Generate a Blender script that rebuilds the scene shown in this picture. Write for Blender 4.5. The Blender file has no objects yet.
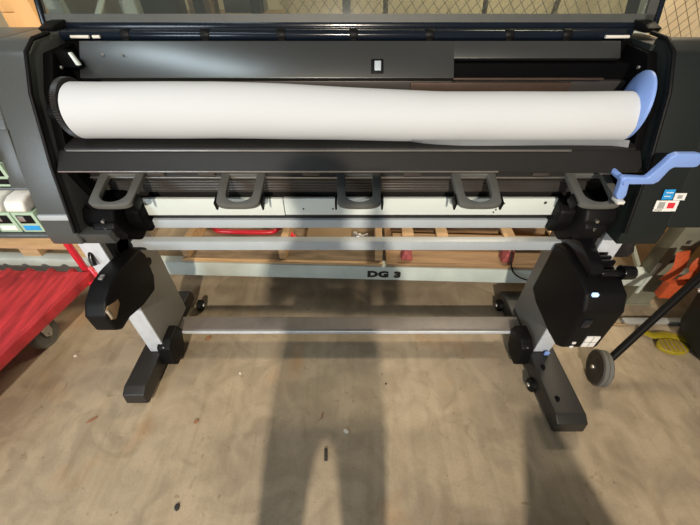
import bpy, bmesh, math, random
from mathutils import Vector, Matrix
random.seed(7)
R = math.radians
C = bpy.context.scene.collection
S = bpy.context.scene

# ------------------------------------------------------------------ camera
cd = bpy.data.cameras.new('camera'); cam = bpy.data.objects.new('camera', cd); C.objects.link(cam)
cd.sensor_width = 36; cd.lens = 18.0; cd.clip_start = 0.02
cam.location = (0, 0, 1.45); cam.rotation_euler = (R(90 - 42.6), 0, 0)
S.camera = cam
# ------------------------------------------------------------------ world, lights, exposure
S.view_settings.view_transform = 'Standard'; S.view_settings.look = 'None'
S.view_settings.exposure = 0.0; S.view_settings.gamma = 1.0; S.view_settings.use_curve_mapping = False
w = bpy.data.worlds.new('world'); S.world = w; w.use_nodes = True
w.node_tree.nodes['Background'].inputs[0].default_value = (1.0, 0.93, 0.82, 1)
w.node_tree.nodes['Background'].inputs[1].default_value = 0.16

def area(name, loc, target, size, energy, color, sy=None):
    l = bpy.data.lights.new(name, 'AREA'); l.energy = energy; l.color = color; l.size = size
    if sy: l.shape = 'RECTANGLE'; l.size_y = sy
    o = bpy.data.objects.new(name, l); C.objects.link(o); o.location = loc
    o.rotation_euler = (Vector(target) - Vector(loc)).to_track_quat('-Z', 'Y').to_euler()
    return o
area('ceiling_lamp_light', (-0.1, -4.0, 3.6), (0, 0.8, 0.2), 0.14, 315, (1.0, 0.87, 0.71))
area('door_daylight', (-2.9, -2.5, 1.7), (-0.5, 1.0, 0.6), 1.3, 64, (0.78, 0.90, 1.0))
area('skylight_daylight', (-1.65, 0.10, 3.4), (-1.2, 0.5, 0.9), 1.9, 17, (0.82, 0.93, 1.0), 0.42)
area('far_hall_lamp_light', (0.2, 3.6, 4.2), (0, 0.6, 0.2), 0.6, 10, (1.0, 0.84, 0.62))
area('hall_lamp_light_beyond_rack', (1.9, 2.9, 3.2), (1.2, 4.6, 0.9), 1.0, 170, (1.0, 0.85, 0.62))

# ------------------------------------------------------------------ materials
def mat(name, col, rough=.5, metal=0., noise=.08, scale=30., bump=0., spec=.5, coat=0., stretch=None):
    m = bpy.data.materials.new(name); m.use_nodes = True; nt = m.node_tree
    b = nt.nodes['Principled BSDF']
    b.inputs['Roughness'].default_value = rough; b.inputs['Metallic'].default_value = metal
    b.inputs['Specular IOR Level'].default_value = spec; b.inputs['Coat Weight'].default_value = coat
    tc = nt.nodes.new('ShaderNodeTexCoord'); nz = nt.nodes.new('ShaderNodeTexNoise')
    nz.inputs['Scale'].default_value = scale; nz.inputs['Detail'].default_value = 5
    if stretch:
        mp = nt.nodes.new('ShaderNodeMapping'); mp.inputs['Scale'].default_value = stretch
        nt.links.new(tc.outputs['Object'], mp.inputs[0]); nt.links.new(mp.outputs[0], nz.inputs['Vector'])
    else:
        nt.links.new(tc.outputs['Object'], nz.inputs['Vector'])
    cr = nt.nodes.new('ShaderNodeValToRGB')
    cr.color_ramp.elements[0].position = .3; cr.color_ramp.elements[1].position = .7
    cr.color_ramp.elements[0].color = tuple(max(0, c * (1 - noise)) for c in col) + (1,)
    cr.color_ramp.elements[1].color = tuple(min(1, c * (1 + noise)) for c in col) + (1,)
    nt.links.new(nz.outputs[0], cr.inputs[0]); nt.links.new(cr.outputs[0], b.inputs['Base Color'])
    if bump:
        bp = nt.nodes.new('ShaderNodeBump'); bp.inputs['Strength'].default_value = bump
        bp.inputs['Distance'].default_value = .002
        nt.links.new(nz.outputs[0], bp.inputs['Height']); nt.links.new(bp.outputs[0], b.inputs['Normal'])
    return m

def emit(name, col, st):
    m = bpy.data.materials.new(name); m.use_nodes = True
    b = m.node_tree.nodes['Principled BSDF']; b.inputs['Emission Color'].default_value = (*col, 1)
    b.inputs['Emission Strength'].default_value = st; b.inputs['Base Color'].default_value = (*col, 1)
    return m

M = dict(
 housing=mat('charcoal_housing_plastic', (.066, .072, .072), .36, bump=.15, scale=220),
 housing2=mat('dark_housing_plastic', (.011, .015, .015), .5, bump=.15, scale=220, spec=.3),
 black=mat('black_plastic', (.0045, .0045, .005), .5, bump=.15, scale=200, spec=.18),
 deep=mat('deep_black_plastic', (.0025, .0025, .003), .6, spec=.06),
 shadedrack=mat('shaded_rack_paint', (.20, .20, .15), .6, noise=.25, scale=9, bump=.1),  # rack paint darkened to carry the shade on the right front upright
 gloss=mat('glossy_black_plastic', (.006, .010, .018), .18, spec=.4),
 border=mat('grey_lid_border', (.060, .065, .060), .5),
 panel=mat('grey_coated_cover', (.165, .175, .175), .30, .9, noise=.03, scale=8),
 tray=mat('dark_grey_tray', (.014, .0135, .013), .5, 0, noise=.06),
 rail=mat('dark_anodised_rail', (.085, .078, .074), .35, .5, noise=.1, scale=60, stretch=(.05, 1, 1)),
 silver=mat('bright_edge_metal', (.55, .55, .55), .3, .9),
 copper=mat('brown_copper_strip', (.085, .055, .042), .4, .4),
 alu=mat('grey_painted_aluminium', (.47, .53, .58), .42, .1, noise=.06, scale=8),
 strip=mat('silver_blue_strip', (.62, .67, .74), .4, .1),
 brace=mat('taupe_brace_paint', (.16, .145, .135), .45, .1),
 leg=mat('grey_leg_paint', (.19, .19, .18), .5, .1, noise=.05),
 pale=mat('pale_sheet_steel', (.70, .78, .76), .5, .05, noise=.04, scale=6),
 guide=mat('grey_guide_plastic', (.115, .118, .112), .38, noise=.06, bump=.1),
 blue=mat('light_blue_plastic', (.24, .39, .84), .4, noise=.03),
 white=mat('white_plastic', (.75, .75, .72), .4, noise=.03),
 paper=mat('white_paper', (.60, .63, .665), .75, noise=.02, scale=3, spec=.2),
 label=mat('white_label', (.85, .85, .85), .5, noise=.02),
 print=mat('grey_print', (.36, .37, .36), .6),
 cyan=mat('cyan_print', (.02, .32, .75), .5, noise=.03),
 redprint=mat('red_print', (.75, .03, .05), .5),
 green=mat('pale_green_plastic', (.40, .55, .42), .45, noise=.05),
 clampblack=mat('shiny_black_plastic', (.006, .006, .007), .25, spec=.35),
 foot=mat('dark_foot_paint', (.022, .021, .02), .42, .1, bump=.1, scale=150),
 rack=mat('pale_green_rack_paint', (.56, .64, .61), .5, 0, noise=.10, scale=9, bump=.1),
 ink=mat('black_stencil_ink', (.015, .015, .015), .7),
 fadedred=mat('faded_red_paint', (.34, .08, .08), .7, noise=.4, scale=40),
 wood=mat('pallet_wood', (.30, .19, .10), .75, noise=.30, scale=7, bump=.4, stretch=(.6, 7, 7)),
 woodl=mat('light_pine', (.55, .36, .19), .7, noise=.18, scale=8, bump=.3, stretch=(.8, 6, 6)),
 ply=mat('weathered_plywood', (.22, .16, .10), .8, noise=.4, scale=9, bump=.3, stretch=(.8, 3, 3)),
 orangewood=mat('orange_pine', (.85, .50, .20), .6, noise=.12, scale=8, stretch=(2, 2, .5)),
 red=mat('red_paint', (.50, .035, .045), .5, noise=.38, scale=7, bump=.1, stretch=(6, .7, 1)),
 redtube=mat('red_tube_paint', (.65, .02, .04), .3, noise=.05, coat=.3),
 rubber=mat('grey_rubber', (.13, .13, .12), .7),
 darkrubber=mat('dark_rubber', (.05, .045, .04), .6, noise=.2),
 steel=mat('zinc_steel', (.50, .50, .50), .35, .8),
 yellow=mat('yellow_plastic', (.34, .27, .015), .5, noise=.15),
 orange=mat('orange_webbing', (.50, .085, .025), .6, noise=.15, scale=60),
 bag=mat('black_bag_fabric', (.02, .017, .02), .6, noise=.4, scale=12, bump=.6),
 carton=mat('brown_cardboard', (.32, .22, .12), .8, noise=.12, scale=5),
 blockwall=mat('cream_wall_paint', (.62, .52, .36), .85, noise=.10, scale=2),
 galv=mat('galvanised_wire', (.30, .28, .23), .5, .5),
 dirt=mat('dark_debris', (.03, .028, .025), .8),
 leaf=mat('brown_debris', (.30, .15, .08), .8),
 chip=mat('white_debris', (.75, .72, .66), .8),
 cloth=mat('dark_cloth', (.04, .045, .07), .9, noise=.2),
 skin=mat('skin', (.55, .34, .25), .5, noise=.05),
 hair=mat('brown_hair', (.05, .03, .02), .7),
 brownrod=mat('brown_tool_handle', (.16, .11, .07), .6),
 bluepost=mat('blue_grey_post_paint', (.05, .07, .12), .5),
)

def glass_mat():
    m = bpy.data.materials.new('smoked_window'); m.use_nodes = True; nt = m.node_tree
    nt.nodes.clear()
    out = nt.nodes.new('ShaderNodeOutputMaterial'); mix = nt.nodes.new('ShaderNodeMixShader')
    tr = nt.nodes.new('ShaderNodeBsdfTransparent'); tr.inputs[0].default_value = (.72, .76, .72, 1)
    pr = nt.nodes.new('ShaderNodeBsdfPrincipled'); pr.inputs['Base Color'].default_value = (.10, .11, .105, 1)
    pr.inputs['Roughness'].default_value = .12
    mix.inputs[0].default_value = .26
    nt.links.new(tr.outputs[0], mix.inputs[1]); nt.links.new(pr.outputs[0], mix.inputs[2])
    nt.links.new(mix.outputs[0], out.inputs[0])
    return m
M['glass'] = glass_mat()

def floor_mat():
    m = bpy.data.materials.new('worn_concrete'); m.use_nodes = True; nt = m.node_tree; L = nt.links
    b = nt.nodes['Principled BSDF']; b.inputs['Roughness'].default_value = .55; b.inputs['Specular IOR Level'].default_value = .35
    tc = nt.nodes.new('ShaderNodeTexCoord')
    def noise(s, d, dist=0, stretch=None):
        n = nt.nodes.new('ShaderNodeTexNoise'); n.inputs['Scale'].default_value = s; n.inputs['Detail'].default_value = d
        n.inputs['Distortion'].default_value = dist
        if stretch:
            mp = nt.nodes.new('ShaderNodeMapping'); mp.inputs['Scale'].default_value = stretch
            mp.inputs['Rotation'].default_value = (0, 0, .5)
            L.new(tc.outputs['Object'], mp.inputs[0]); L.new(mp.outputs[0], n.inputs['Vector'])
        else: L.new(tc.outputs['Object'], n.inputs['Vector'])
        return n
    def ramp(n, p0, c0, p1, c1):
        r = nt.nodes.new('ShaderNodeValToRGB'); e = r.color_ramp.elements
        e[0].position = p0; e[0].color = (*c0, 1); e[1].position = p1; e[1].color = (*c1, 1)
        L.new(n.outputs[0], r.inputs[0]); return r
    def mul(a, bb, f=1., mode='MULTIPLY'):
        x = nt.nodes.new('ShaderNodeMix'); x.data_type = 'RGBA'; x.blend_type = mode
        x.inputs[0].default_value = f
        L.new(a.outputs[0] if a.bl_idname != 'ShaderNodeMix' else a.outputs[2], x.inputs[6])
        L.new(bb.outputs[0] if bb.bl_idname != 'ShaderNodeMix' else bb.outputs[2], x.inputs[7]); return x
    base = ramp(noise(1.6, 6, .6), .36, (.345, .283, .205), .66, (.485, .40, .285))
    mid = ramp(noise(7, 8, 1.2), .38, (.84, .83, .81), .60, (1.06, 1.05, 1.03))
    fine = ramp(noise(120, 4), .3, (.90, .90, .90), .7, (1, 1, 1))
    scr = ramp(noise(2.2, 9, .8, (9, 1.0, 1)), .33, (.90, .89, .86), .52, (1, 1, 1))
    a = mul(mul(mul(base, mid), fine), scr)
    warm = ramp(noise(3.1, 3, .3), .63, (1, 1, 1), .78, (1.05, .84, .68))
    a = mul(a, warm)
    sp = ramp(noise(38, 2), .25, (.74, .70, .64), .29, (1, 1, 1))
    a = mul(a, sp)
    stain = ramp(noise(11, 5, 2.0), .24, (.74, .71, .66), .36, (1, 1, 1))
    a = mul(a, stain)
    L.new(a.outputs[2], b.inputs['Base Color'])
    bp = nt.nodes.new('ShaderNodeBump'); bp.inputs['Strength'].default_value = .25; bp.inputs['Distance'].default_value = .003
    n = noise(45, 8); L.new(n.outputs[0], bp.inputs['Height']); L.new(bp.outputs[0], b.inputs['Normal'])
    return m
M['floor'] = floor_mat()

# ------------------------------------------------------------------ mesh helpers
def merge(bm, t, mx=None):
    if mx is not None: bmesh.ops.transform(t, matrix=mx, verts=t.verts)
    bmesh.ops.recalc_face_normals(t, faces=t.faces)
    me = bpy.data.meshes.new('tmp'); t.to_mesh(me); bm.from_mesh(me); bpy.data.meshes.remove(me); t.free()
def bevel(t, b, seg=2, ang=25):
    if b <= 0: return
    es = [e for e in t.edges if len(e.link_faces) == 2 and e.calc_face_angle(0) > R(ang)]
    bmesh.ops.bevel(t, geom=es, offset=b, segments=seg, affect='EDGES', profile=.6, clamp_overlap=True)
def new(): return bmesh.new()
def bx(bm, x0, x1, y0, y1, z0, z1, b=.002, mx=None, seg=2):
    t = new(); bmesh.ops.create_cube(t, size=1)
    for v in t.verts:
        v.co = Vector((x0 if v.co.x < 0 else x1, y0 if v.co.y < 0 else y1, z0 if v.co.z < 0 else z1))
    bevel(t, b, seg); merge(bm, t, mx); return bm
def prism(bm, pts, a0, a1, axis='X', b=.002, mx=None, seg=2):
    """pts polygon; axis X: (y,z); axis Y: (x,z); axis Z: (x,y)"""
    t = new()
    def P(p, a): return {'X': (a, p[0], p[1]), 'Y': (p[0], a, p[1]), 'Z': (p[0], p[1], a)}[axis]
    A = [t.verts.new(P(p, a0)) for p in pts]; B = [t.verts.new(P(p, a1)) for p in pts]
    t.faces.new(A); t.faces.new(B[::-1])
    n = len(pts)
    for i in range(n): t.faces.new((A[i], B[i], B[(i + 1) % n], A[(i + 1) % n]))
    bmesh.ops.recalc_face_normals(t, faces=t.faces)
    bevel(t, b, seg); merge(bm, t, mx); return bm
def frame(p0, p1):
    d = (Vector(p1) - Vector(p0)); q = d.to_track_quat('Z', 'Y')
    return Matrix.Translation(Vector(p0)) @ q.to_matrix().to_4x4(), d.length
def lathe(bm, p0, p1, prof, seg=32):
    """prof: list of (r, h 0..1 along p0->p1) ; closed ends when r=0"""
    mx, L = frame(p0, p1); t = new(); rings = []
    for r, h in prof:
        rings.append([t.verts.new((r * math.cos(2 * math.pi * k / seg), r * math.sin(2 * math.pi * k / seg), h * L)) for k in range(seg)] if r > 0 else [t.verts.new((0, 0, h * L))])
    for a, b2 in zip(rings, rings[1:]):
        for k in range(seg):
            k2 = (k + 1) % seg
            if len(a) == 1 and len(b2) == 1: continue
            if len(a) == 1: t.faces.new((a[0], b2[k], b2[k2]))
            elif len(b2) == 1: t.faces.new((a[k], a[k2], b2[0]))
            else: t.faces.new((a[k], a[k2], b2[k2], b2[k]))
    merge(bm, t, mx); return bm
def cyl(bm, p0, p1, r, r1=None, seg=24, c=.06):
    r1 = r if r1 is None else r1
    L = (Vector(p1) - Vector(p0)).length; e = min(.15, c * r / L * 2)
    return lathe(bm, p0, p1, [(0, 0), (r * (1 - c), 0), (r, e), (r1, 1 - e), (r1 * (1 - c), 1), (0, 1)], seg)
def smoothpath(pts, n=6):
    pts = [Vector(p) for p in pts]; out = []
    for i in range(len(pts) - 1):
        p0 = pts[max(i - 1, 0)]; p1 = pts[i]; p2 = pts[i + 1]; p3 = pts[min(i + 2, len(pts) - 1)]
        for k in range(n):
            t = k / n
            out.append(.5 * ((2 * p1) + (-p0 + p2) * t + (2 * p0 - 5 * p1 + 4 * p2 - p3) * t * t + (-p0 + 3 * p1 - 3 * p2 + p3) * t ** 3))
    out.append(pts[-1]); return out
def tube(bm, pts, r, seg=12, smooth=0, flat=None):
    P = smoothpath(pts, smooth) if smooth else [Vector(p) for p in pts]
    t = new(); rings = []; N = None
    for i, p in enumerate(P):
        d = (P[min(i + 1, len(P) - 1)] - P[max(i - 1, 0)]).normalized()
        if N is None: N = d.orthogonal().normalized() if flat is None else Vector(flat)
        N = (N - d * N.dot(d)).normalized(); B = d.cross(N)
        ra, rb = (r, r) if not isinstance(r, tuple) else r
        rings.append([t.verts.new(p + N * math.cos(2 * math.pi * k / seg) * ra + B * math.sin(2 * math.pi * k / seg) * rb) for k in range(seg)])
    for a, b2 in zip(rings, rings[1:]):
        for k in range(seg): t.faces.new((a[k], a[(k + 1) % seg], b2[(k + 1) % seg], b2[k]))
    t.faces.new(rings[0]); t.faces.new(rings[-1][::-1])
    merge(bm, t); return bm

BASE = {}
def obj(name, bm, m, parent=None, label=None, kind=None, ang=35, mats=None):
    """links bm (world coordinates) as ONE mesh object; the origin goes to the bottom centre of its bounds"""
    xs = [v.co.x for v in bm.verts]; ys = [v.co.y for v in bm.verts]; zs = [v.co.z for v in bm.verts]
    c = Vector(((min(xs) + max(xs)) / 2, (min(ys) + max(ys)) / 2, min(zs)))
    for v in bm.verts: v.co -= c
    me = bpy.data.meshes.new(name); bm.to_mesh(me); bm.free()
    me.materials.append(M[m] if isinstance(m, str) else m)
    for mm in (mats or []): me.materials.append(M[mm])
    me.polygons.foreach_set('use_smooth', [True] * len(me.polygons)); me.set_sharp_from_angle(angle=R(ang))
    o = bpy.data.objects.new(name, me); C.objects.link(o)
    BASE[o] = c; o.location = c - (BASE[parent] if parent else Vector())
    if parent: o.parent = parent
    if label: o['label'] = label
    if kind: o['kind'] = kind
    return o
def tag(o, label, cat, group=None):
    o['label'] = label; o['category'] = cat
    if group: o['group'] = group
    return o
def thing(name, label, cat, loc, group=None):
    o = bpy.data.objects.new(name, None); C.objects.link(o); o.location = loc; o.empty_display_size = .05
    BASE[o] = Vector(loc); return tag(o, label, cat, group)
def struct(name, bm, m):
    return obj(name, bm, m, kind='structure')

# ------------------------------------------------------------------ the setting
struct('floor', bx(new(), -6, 6, -6, 6, -.1, 0, 0), 'floor')
struct('wall_back', bx(new(), -6, 6, 4.9, 5.05, 0, 4.5, 0), 'blockwall')

# ------------------------------------------------------------------ the printer
pr = thing('wide_format_printer', 'large charcoal wide format printer on grey legs with its clear lid raised', 'printer', (0, 1.02, 0))
XI = .800
PROF = [(1.22, 1.265), (1.035, 1.268), (.992, 1.245), (.936, 1.165), (.868, 1.0), (.812, .82), (.812, .775), (1.24, .775)]
def yface(z): return .812 + (z - .82) * (.864 - .812) / .18 if z < 1.0 else .868 + (z - 1.0) * (.068 / .165)
PU = [(1.22, 1.265), (1.035, 1.268), (.992, 1.245), (.936, 1.165), (.899, 1.085), (.93, 1.075), (1.22, 1.075)]
# left housing: full column next to the opening, upper hood, back, shelf between the cartridge rows
b = new()
prism(b, PROF, -.895, -XI, b=.010, seg=3)
prism(b, PU, -1.24, -.888, b=.010, seg=3)
prism(b, [(.99, 1.09), (.900, 1.09), (.868, 1.0), (.852, .945), (.99, .945)], -.938, -.888, b=.004)
prism(b, [(.815, .812), (.83, .765), (.90, .765), (.95, .80)], -.86, -.715, b=.006)
bx(b, -1.235, -.885, .985, 1.235, .83, 1.09, 0)
prism(b, [(.985, .835), (.815, .812), (.812, .80), (1.1, .80)], -1.24, -.885, b=.003)
prism(b, [(.985, .945), (.872, .935), (.870, .928), (1.0, .928)], -1.235, -.89, b=.002)
lh = obj('ink_housing', b, 'housing', pr)
b = new()
for z0, z1 in ((.857, .874),):
    bx(b, -.892, -.806, yface(z1) - .006, yface(z1) + .02, z0, z1, .003)
obj('trim_ledge', b, 'alu', lh)
obj('edge_bead', tube(new(), [(-XI - .002, y - .002, z) for y, z in [(1.1, 1.27), (1.035, 1.268), (.992, 1.247), (.936, 1.167), (.868, 1.002), (.812, .822)]], .005), 'black', lh)
# right housing
b = new()
prism(b, [(1.075, 1.265)] + PROF[1:-1] + [(1.075, .775)], XI, .925, b=.010, seg=3)
prism(b, [(1.075, 1.265)] + PROF[1:-3] + [(.814, .835), (1.075, .835)], .915, 1.24, b=.010, seg=3)
bx(b, .79, .862, 1.06, 1.22, 1.0, 1.250, .004)
rh = obj('control_housing', b, 'housing2', pr)
obj('edge_bead', tube(new(), [(XI + .002, y - .002, z) for y, z in [(1.1, 1.27), (1.035, 1.268), (.992, 1.247), (.936, 1.167), (.868, 1.002), (.812, .822)]], .005), 'black', rh)
b = new(); bx(b, .955, 1.16, .905, .935, 1.02, 1.13, .012, seg=4, mx=None)
obj('front_hatch', b, 'housing2', rh)
# stickers lie in the plane of the sloping face
def sticker(x0, x1, z0, z1, m, off, parent, name='sticker', label=None, sh=0.):
    y0, y1 = yface(z0) - off, yface(z1) - off
    t = new(); th = .0012
    vs = [t.verts.new(c) for c in ((x0, y0, z0), (x1, y0, z0), (x1 + sh, y1, z1), (x0 + sh, y1, z1))]
    vb = [t.verts.new(v.co + Vector((0, th, 0))) for v in vs]
    t.faces.new(vs); t.faces.new(vb[::-1])
    for i in range(4): t.faces.new((vs[i], vb[i], vb[(i + 1) % 4], vs[(i + 1) % 4]))
    bmesh.ops.recalc_face_normals(t, faces=t.faces)
    return obj(name, t, m, parent, label)
s = sticker(.858, .922, .885, .915, 'label', .0022, rh, label='wide white sticker with a red mark')
sticker(.893, .912, .894, .909, 'redprint', .0034, s, 'printed_mark')
sticker(.866, .884, .893, .911, 'print', .0034, s, 'printed_mark')
sticker(.862, .882, .8875, .8905, 'print', .0034, s, 'printed_lines')
s = sticker(.869, .899, .918, .945, 'cyan', .0022, rh, label='blue square sticker')
sticker(.875, .894, .936, .938, 'label', .0034, s, 'printed_lines')
sticker(.873, .890, .926, .928, 'label', .0034, s, 'printed_lines')
s = sticker(.902, .934, .916, .935, 'label', .0022, rh, label='small white square sticker')
sticker(.911, .924, .921, .930, 'print', .0034, s, 'printed_mark')

# blue lever in front of the right housing
b = new()
LV = [(.700, .998), (.708, 1.004), (.764, 1.001), (.768, 1.006), (.764, 1.004), (.782, 1.035), (.790, 1.058), (.802, 1.066), (.853, 1.066), (.872, 1.062), (.876, 1.052), (.872, 1.033), (.864, 1.030), (.815, 1.030), (.808, 1.024), (.800, .990), (.790, .982), (.728, .982), (.738, .950), (.736, .938), (.722, .936), (.712, .945), (.706, .975)]
LV.pop(4)
prism(b, LV, .808, .826, axis='Y', b=.004, seg=3)
lv = obj('load_lever', b, 'blue', pr, label='light blue bent lever')
b = new(); cyl(b, (.714, .804, .990), (.714, .90, .990), .008)
obj('pivot_pin', b, 'blue', lv)
b = new(); bx(b, .719, .739, .80, .83, .926, .935, .002); obj('tip_pad', b, 'white', lv)

# upper cover panel (with the rectangular recess at the right)
b = new()
PP = [(1.13, 1.262), (1.055, 1.170), (1.063, 1.163), (1.145, 1.25)]
def pt(f): return (1.12 + (1.055 - 1.12) * f, 1.248 + (1.171 - 1.248) * f)
a, c_ = pt(0), pt(1)
m1 = pt(.47); m2 = pt(.96)
def slab(x0, x1, f0, f1, d=.016):
    p, q = pt(f0), pt(f1); n = Vector((-.775, .632)) * -d
    prism(b, [p, q, (q[0] + n.x, q[1] + n.y), (p[0] + n.x, p[1] + n.y)], x0, x1, b=.0025)
slab(-.745, .287, 0, 1)
slab(.285, .745, 0, .47)
up = obj('top_cover', b, 'panel', pr)
b = new(); slab(.262, .76, .44, .98, .003)
for v in b.verts: v.co += Vector((0, .040, -.033))
prism(b, [(1.118, 1.222), (1.112, 1.214), (1.13, 1.205), (1.14, 1.21)], .275, .68, b=.001)
obj('recess', b, 'black', up)
b = new(); bx(b, .285, .70, 1.052, 1.062, 1.166, 1.171, .001); obj('strip', b, 'copper', up)
b = new(); slab(.058, .092, .50, .88, .004)
for v in b.verts: v.co += Vector((0, -.004, .0025))
lt = obj('latch_surround', b, 'black', up)
b = new(); slab(.067, .085, .56, .82, .004)
for v in b.verts: v.co += Vector((0, -.0075, .0045))
obj('latch', b, 'alu', lt)
b = new()   # bright tapered bracket and dark notch at the left end of the cover
prism(b, [(-.790, 1.235), (-.745, 1.235), (-.730, 1.196), (-.790, 1.200)], 1.05, 1.08, axis='Y', b=.003)
obj('end_block', b, 'deep', up)
b = new(); prism(b, [(-.740, 1.234), (-.733, 1.234), (-.722, 1.204), (-.733, 1.204)], 1.046, 1.056, axis='Y', b=.002)
obj('end_bracket', b, 'pale', up)
for x in (-.68, -.625):
    obj('screw', cyl(new(), (x, 1.094, 1.219), (x + .002, 1.091, 1.221), .003), 'silver', up)

# interior: back of the roll well, black side cheeks, floor of the well
b = new()
bx(b, -.80, .80, 1.085, 1.20, 1.0, 1.20, .002)
bx(b, -.80, .80, 1.14, 1.20, 1.0, 1.245, .002)
prism(b, [(1.10, 1.04), (.96, 1.03), (.95, .99), (1.12, .99)], -.80, .80, b=.002)
wl = obj('roll_well', b, 'deep', pr)
b = new(); bx(b, -.70, .79, 1.068, 1.088, 1.125, 1.160, .003); obj('feed_bar', b, 'rail', wl)
b = new(); bx(b, .17, .62, 1.060, 1.070, 1.128, 1.158, .002); obj('feed_strip', b, 'copper', wl)
# black side cheeks either side with small bright screws
for sx in (-1, 1):
    b = new()
    x0, x1 = sorted((sx * .775, sx * .803))
    prism(b, [(1.21, 1.24), (1.04, 1.235), (.975, 1.16), (.905, 1.01), (.89, .99), (.93, .86), (.90, .82), (.93, .775), (1.21, .775)], x0, x1, b=.004)
    ck = obj('side_cheek', b, 'deep', pr)
    for y, z in ((1.045, 1.20), (.955, 1.02), (.985, 1.14)):
        obj('screw', cyl(new(), (sx * .776, y, z), (sx * .771, y, z), .0045), 'steel', ck)

# front tray under the roll
b = new()
prism(b, [(.985, 1.046), (.918, 1.041), (.906, 1.036), (.905, 1.030), (.985, 1.02)], -.775, .775, b=.0015)
prism(b, [(.905, 1.030), (.899, 1.024), (.862, .993), (.862, .987), (.873, .983), (.985, 1.01), (.985, 1.03)], -.790, .790, b=.0015)
tr = obj('front_tray', b, 'tray', pr)
obj('silver_edge', bx(new(), -.768, .60, .9005, .9065, 1.0295, 1.0335, .001), 'silver', tr)
obj('silver_edge', bx(new(), -.788, .40, .8595, .8625, .9895, .993, .001), 'silver', tr)

# output platen under the tray
b = new()
bx(b, -.775, .775, .985, 1.10, .80, 1.00, .001)
bx(b, -.775, .775, .945, .99, .915, .945, .003)
pl = obj('output_platen', b, 'tray', pr)
obj('silver_rail', bx(new(), -.775, .775, .938, .948, .928, .932, .001), 'silver', pl)
b = new()
for z in (.905, .895, .886, .877):
    cyl(b, (-.775, .965, z), (.775, .965, z), .0065, seg=10)
bx(b, -.775, .775, .962, .99, .868, .912, .001)
obj('ribbed_rail', b, 'rail', pl)
# short grey feed tab blocks, visible between the hooks
for i, x in enumerate((-.60, -.45, -.14, .16, .54)):
    obj('feed_tab', bx(new(), x, x + .05, .938, .95, .935, .946, .002), 'rail', pl)

# pale sheet steel strip in two lengths, with small holes as dark plugs
b = new()
bx(b, -.70, -.212, .944, .956, .791, .853, .0015)
st = obj('steel_strip', b, 'pale', pr)
b = new(); bx(b, -.210, .67, .946, .958, .791, .853, .0015)
st2 = obj('steel_strip', b, 'pale', pr)
for x, z in ((-.15, .815), (-.055, .815), (.62, .838), (.49, .835), (.485, .825), (.47, .812), (.465, .802)):
    obj('hole_plug', cyl(new(), (x, .9445, z), (x, .950, z), .003 if x < .6 else .005, seg=10), 'rail', st2)
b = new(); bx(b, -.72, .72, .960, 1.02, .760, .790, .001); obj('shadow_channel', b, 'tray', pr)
b = new(); bx(b, -.74, .70, .948, .975, .736, .769, .003); obj('lower_rail', b, 'alu', pr)

# U-shaped media guides
def guide(x, tw):
    t = new(); n = 14
    def sgn(v): return 1 if v >= 0 else -1
    def outline(w, wt, s0, sm, s1, e):
        pts = [(-wt, s0), (-wt - (w - wt) * .5, (s0 + sm) / 2)]
        for k in range(n + 1):
            a_ = math.pi - math.pi * k / n; c_, s_ = math.cos(a_), math.sin(a_)
            pts.append((w * sgn(c_) * abs(c_) ** e, sm + (s1 - sm) * abs(s_) ** e))
        return pts + [(wt + (w - wt) * .5, (s0 + sm) / 2), (wt, s0)]
    O = outline(.0615, .066, 0, .112, .140, .62); I = outline(.039, .040, .020, .092, .124, 1.0)
    rings = []
    for th in (0, .016):
        rings.append(([t.verts.new((p[0], p[1], -th)) for p in O], [t.verts.new((p[0], p[1], -th)) for p in I]))
    m_ = len(O)
    for k in range(m_):
        k2 = (k + 1) % m_
        t.faces.new((rings[0][0][k], rings[0][0][k2], rings[0][1][k2], rings[0][1][k]))
        t.faces.new((rings[1][0][k], rings[1][1][k], rings[1][1][k2], rings[1][0][k2]))
        t.faces.new((rings[0][0][k], rings[1][0][k], rings[1][0][k2], rings[0][0][k2]))
        t.faces.new((rings[0][1][k], rings[0][1][k2], rings[1][1][k2], rings[1][1][k]))
    bmesh.ops.recalc_face_normals(t, faces=t.faces)
    bevel(t, .003, 2, 40)
    # s axis: forward (towards viewer) and down
    sdir = Vector((0, -.145, -.045)).normalized(); nrm = Vector((0, -.045, .145)).normalized() 
    nrm = Vector((0, -sdir.z, sdir.y)); nrm = -nrm if nrm.z < 0 else nrm
    mx = Matrix(((1, 0, 0, 0), (0, sdir.y, nrm.y, 0), (0, sdir.z, nrm.z, 0), (0, 0, 0, 1)))
    mx = Matrix.Translation((x, .957, .948)) @ mx @ Matrix.Rotation(tw, 4, 'Z')
    bb = new(); merge(bb, t, mx)
    g = obj('media_guide', bb, 'guide', pr, ang=50)
    for sx in (-1, 1):
        bb = new(); bx(bb, sx * .0660 - .003, sx * .0660 + .003, .090, .128, -.034, -.004, .003, mx)
        obj('side_clip', bb, 'black', g)
    return g
for x in (-.675, -.316, .026, .366, .705): guide(x, 0)

# hinge tube, clips and rods behind the cover
b = new(); cyl(b, (-.80, 1.145, 1.256), (.76, 1.145, 1.256), .0135)
bx(b, -.80, .80, 1.165, 1.21, 1.235, 1.268, .004)
hg = obj('lid_hinge_tube', b, 'gloss', pr)
for x in (-.62, -.40, -.19, .01, .22, .44, .60):
    b = new(); cyl(b, (x - .012, 1.145, 1.256), (x + .012, 1.145, 1.256), .0160); bx(b, x - .009, x + .009, 1.13, 1.17, 1.242, 1.262, .003)
    obj('clip', b, 'black', hg)
for x0, x1 in ((-.765, -.715), (-.705, -.685), (.70, .765)):
    obj('hinge_rod', cyl(new(), (x0, 1.125, 1.256), (x1, 1.125, 1.256), .004), 'chip', hg, label='bright metal rod')

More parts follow.
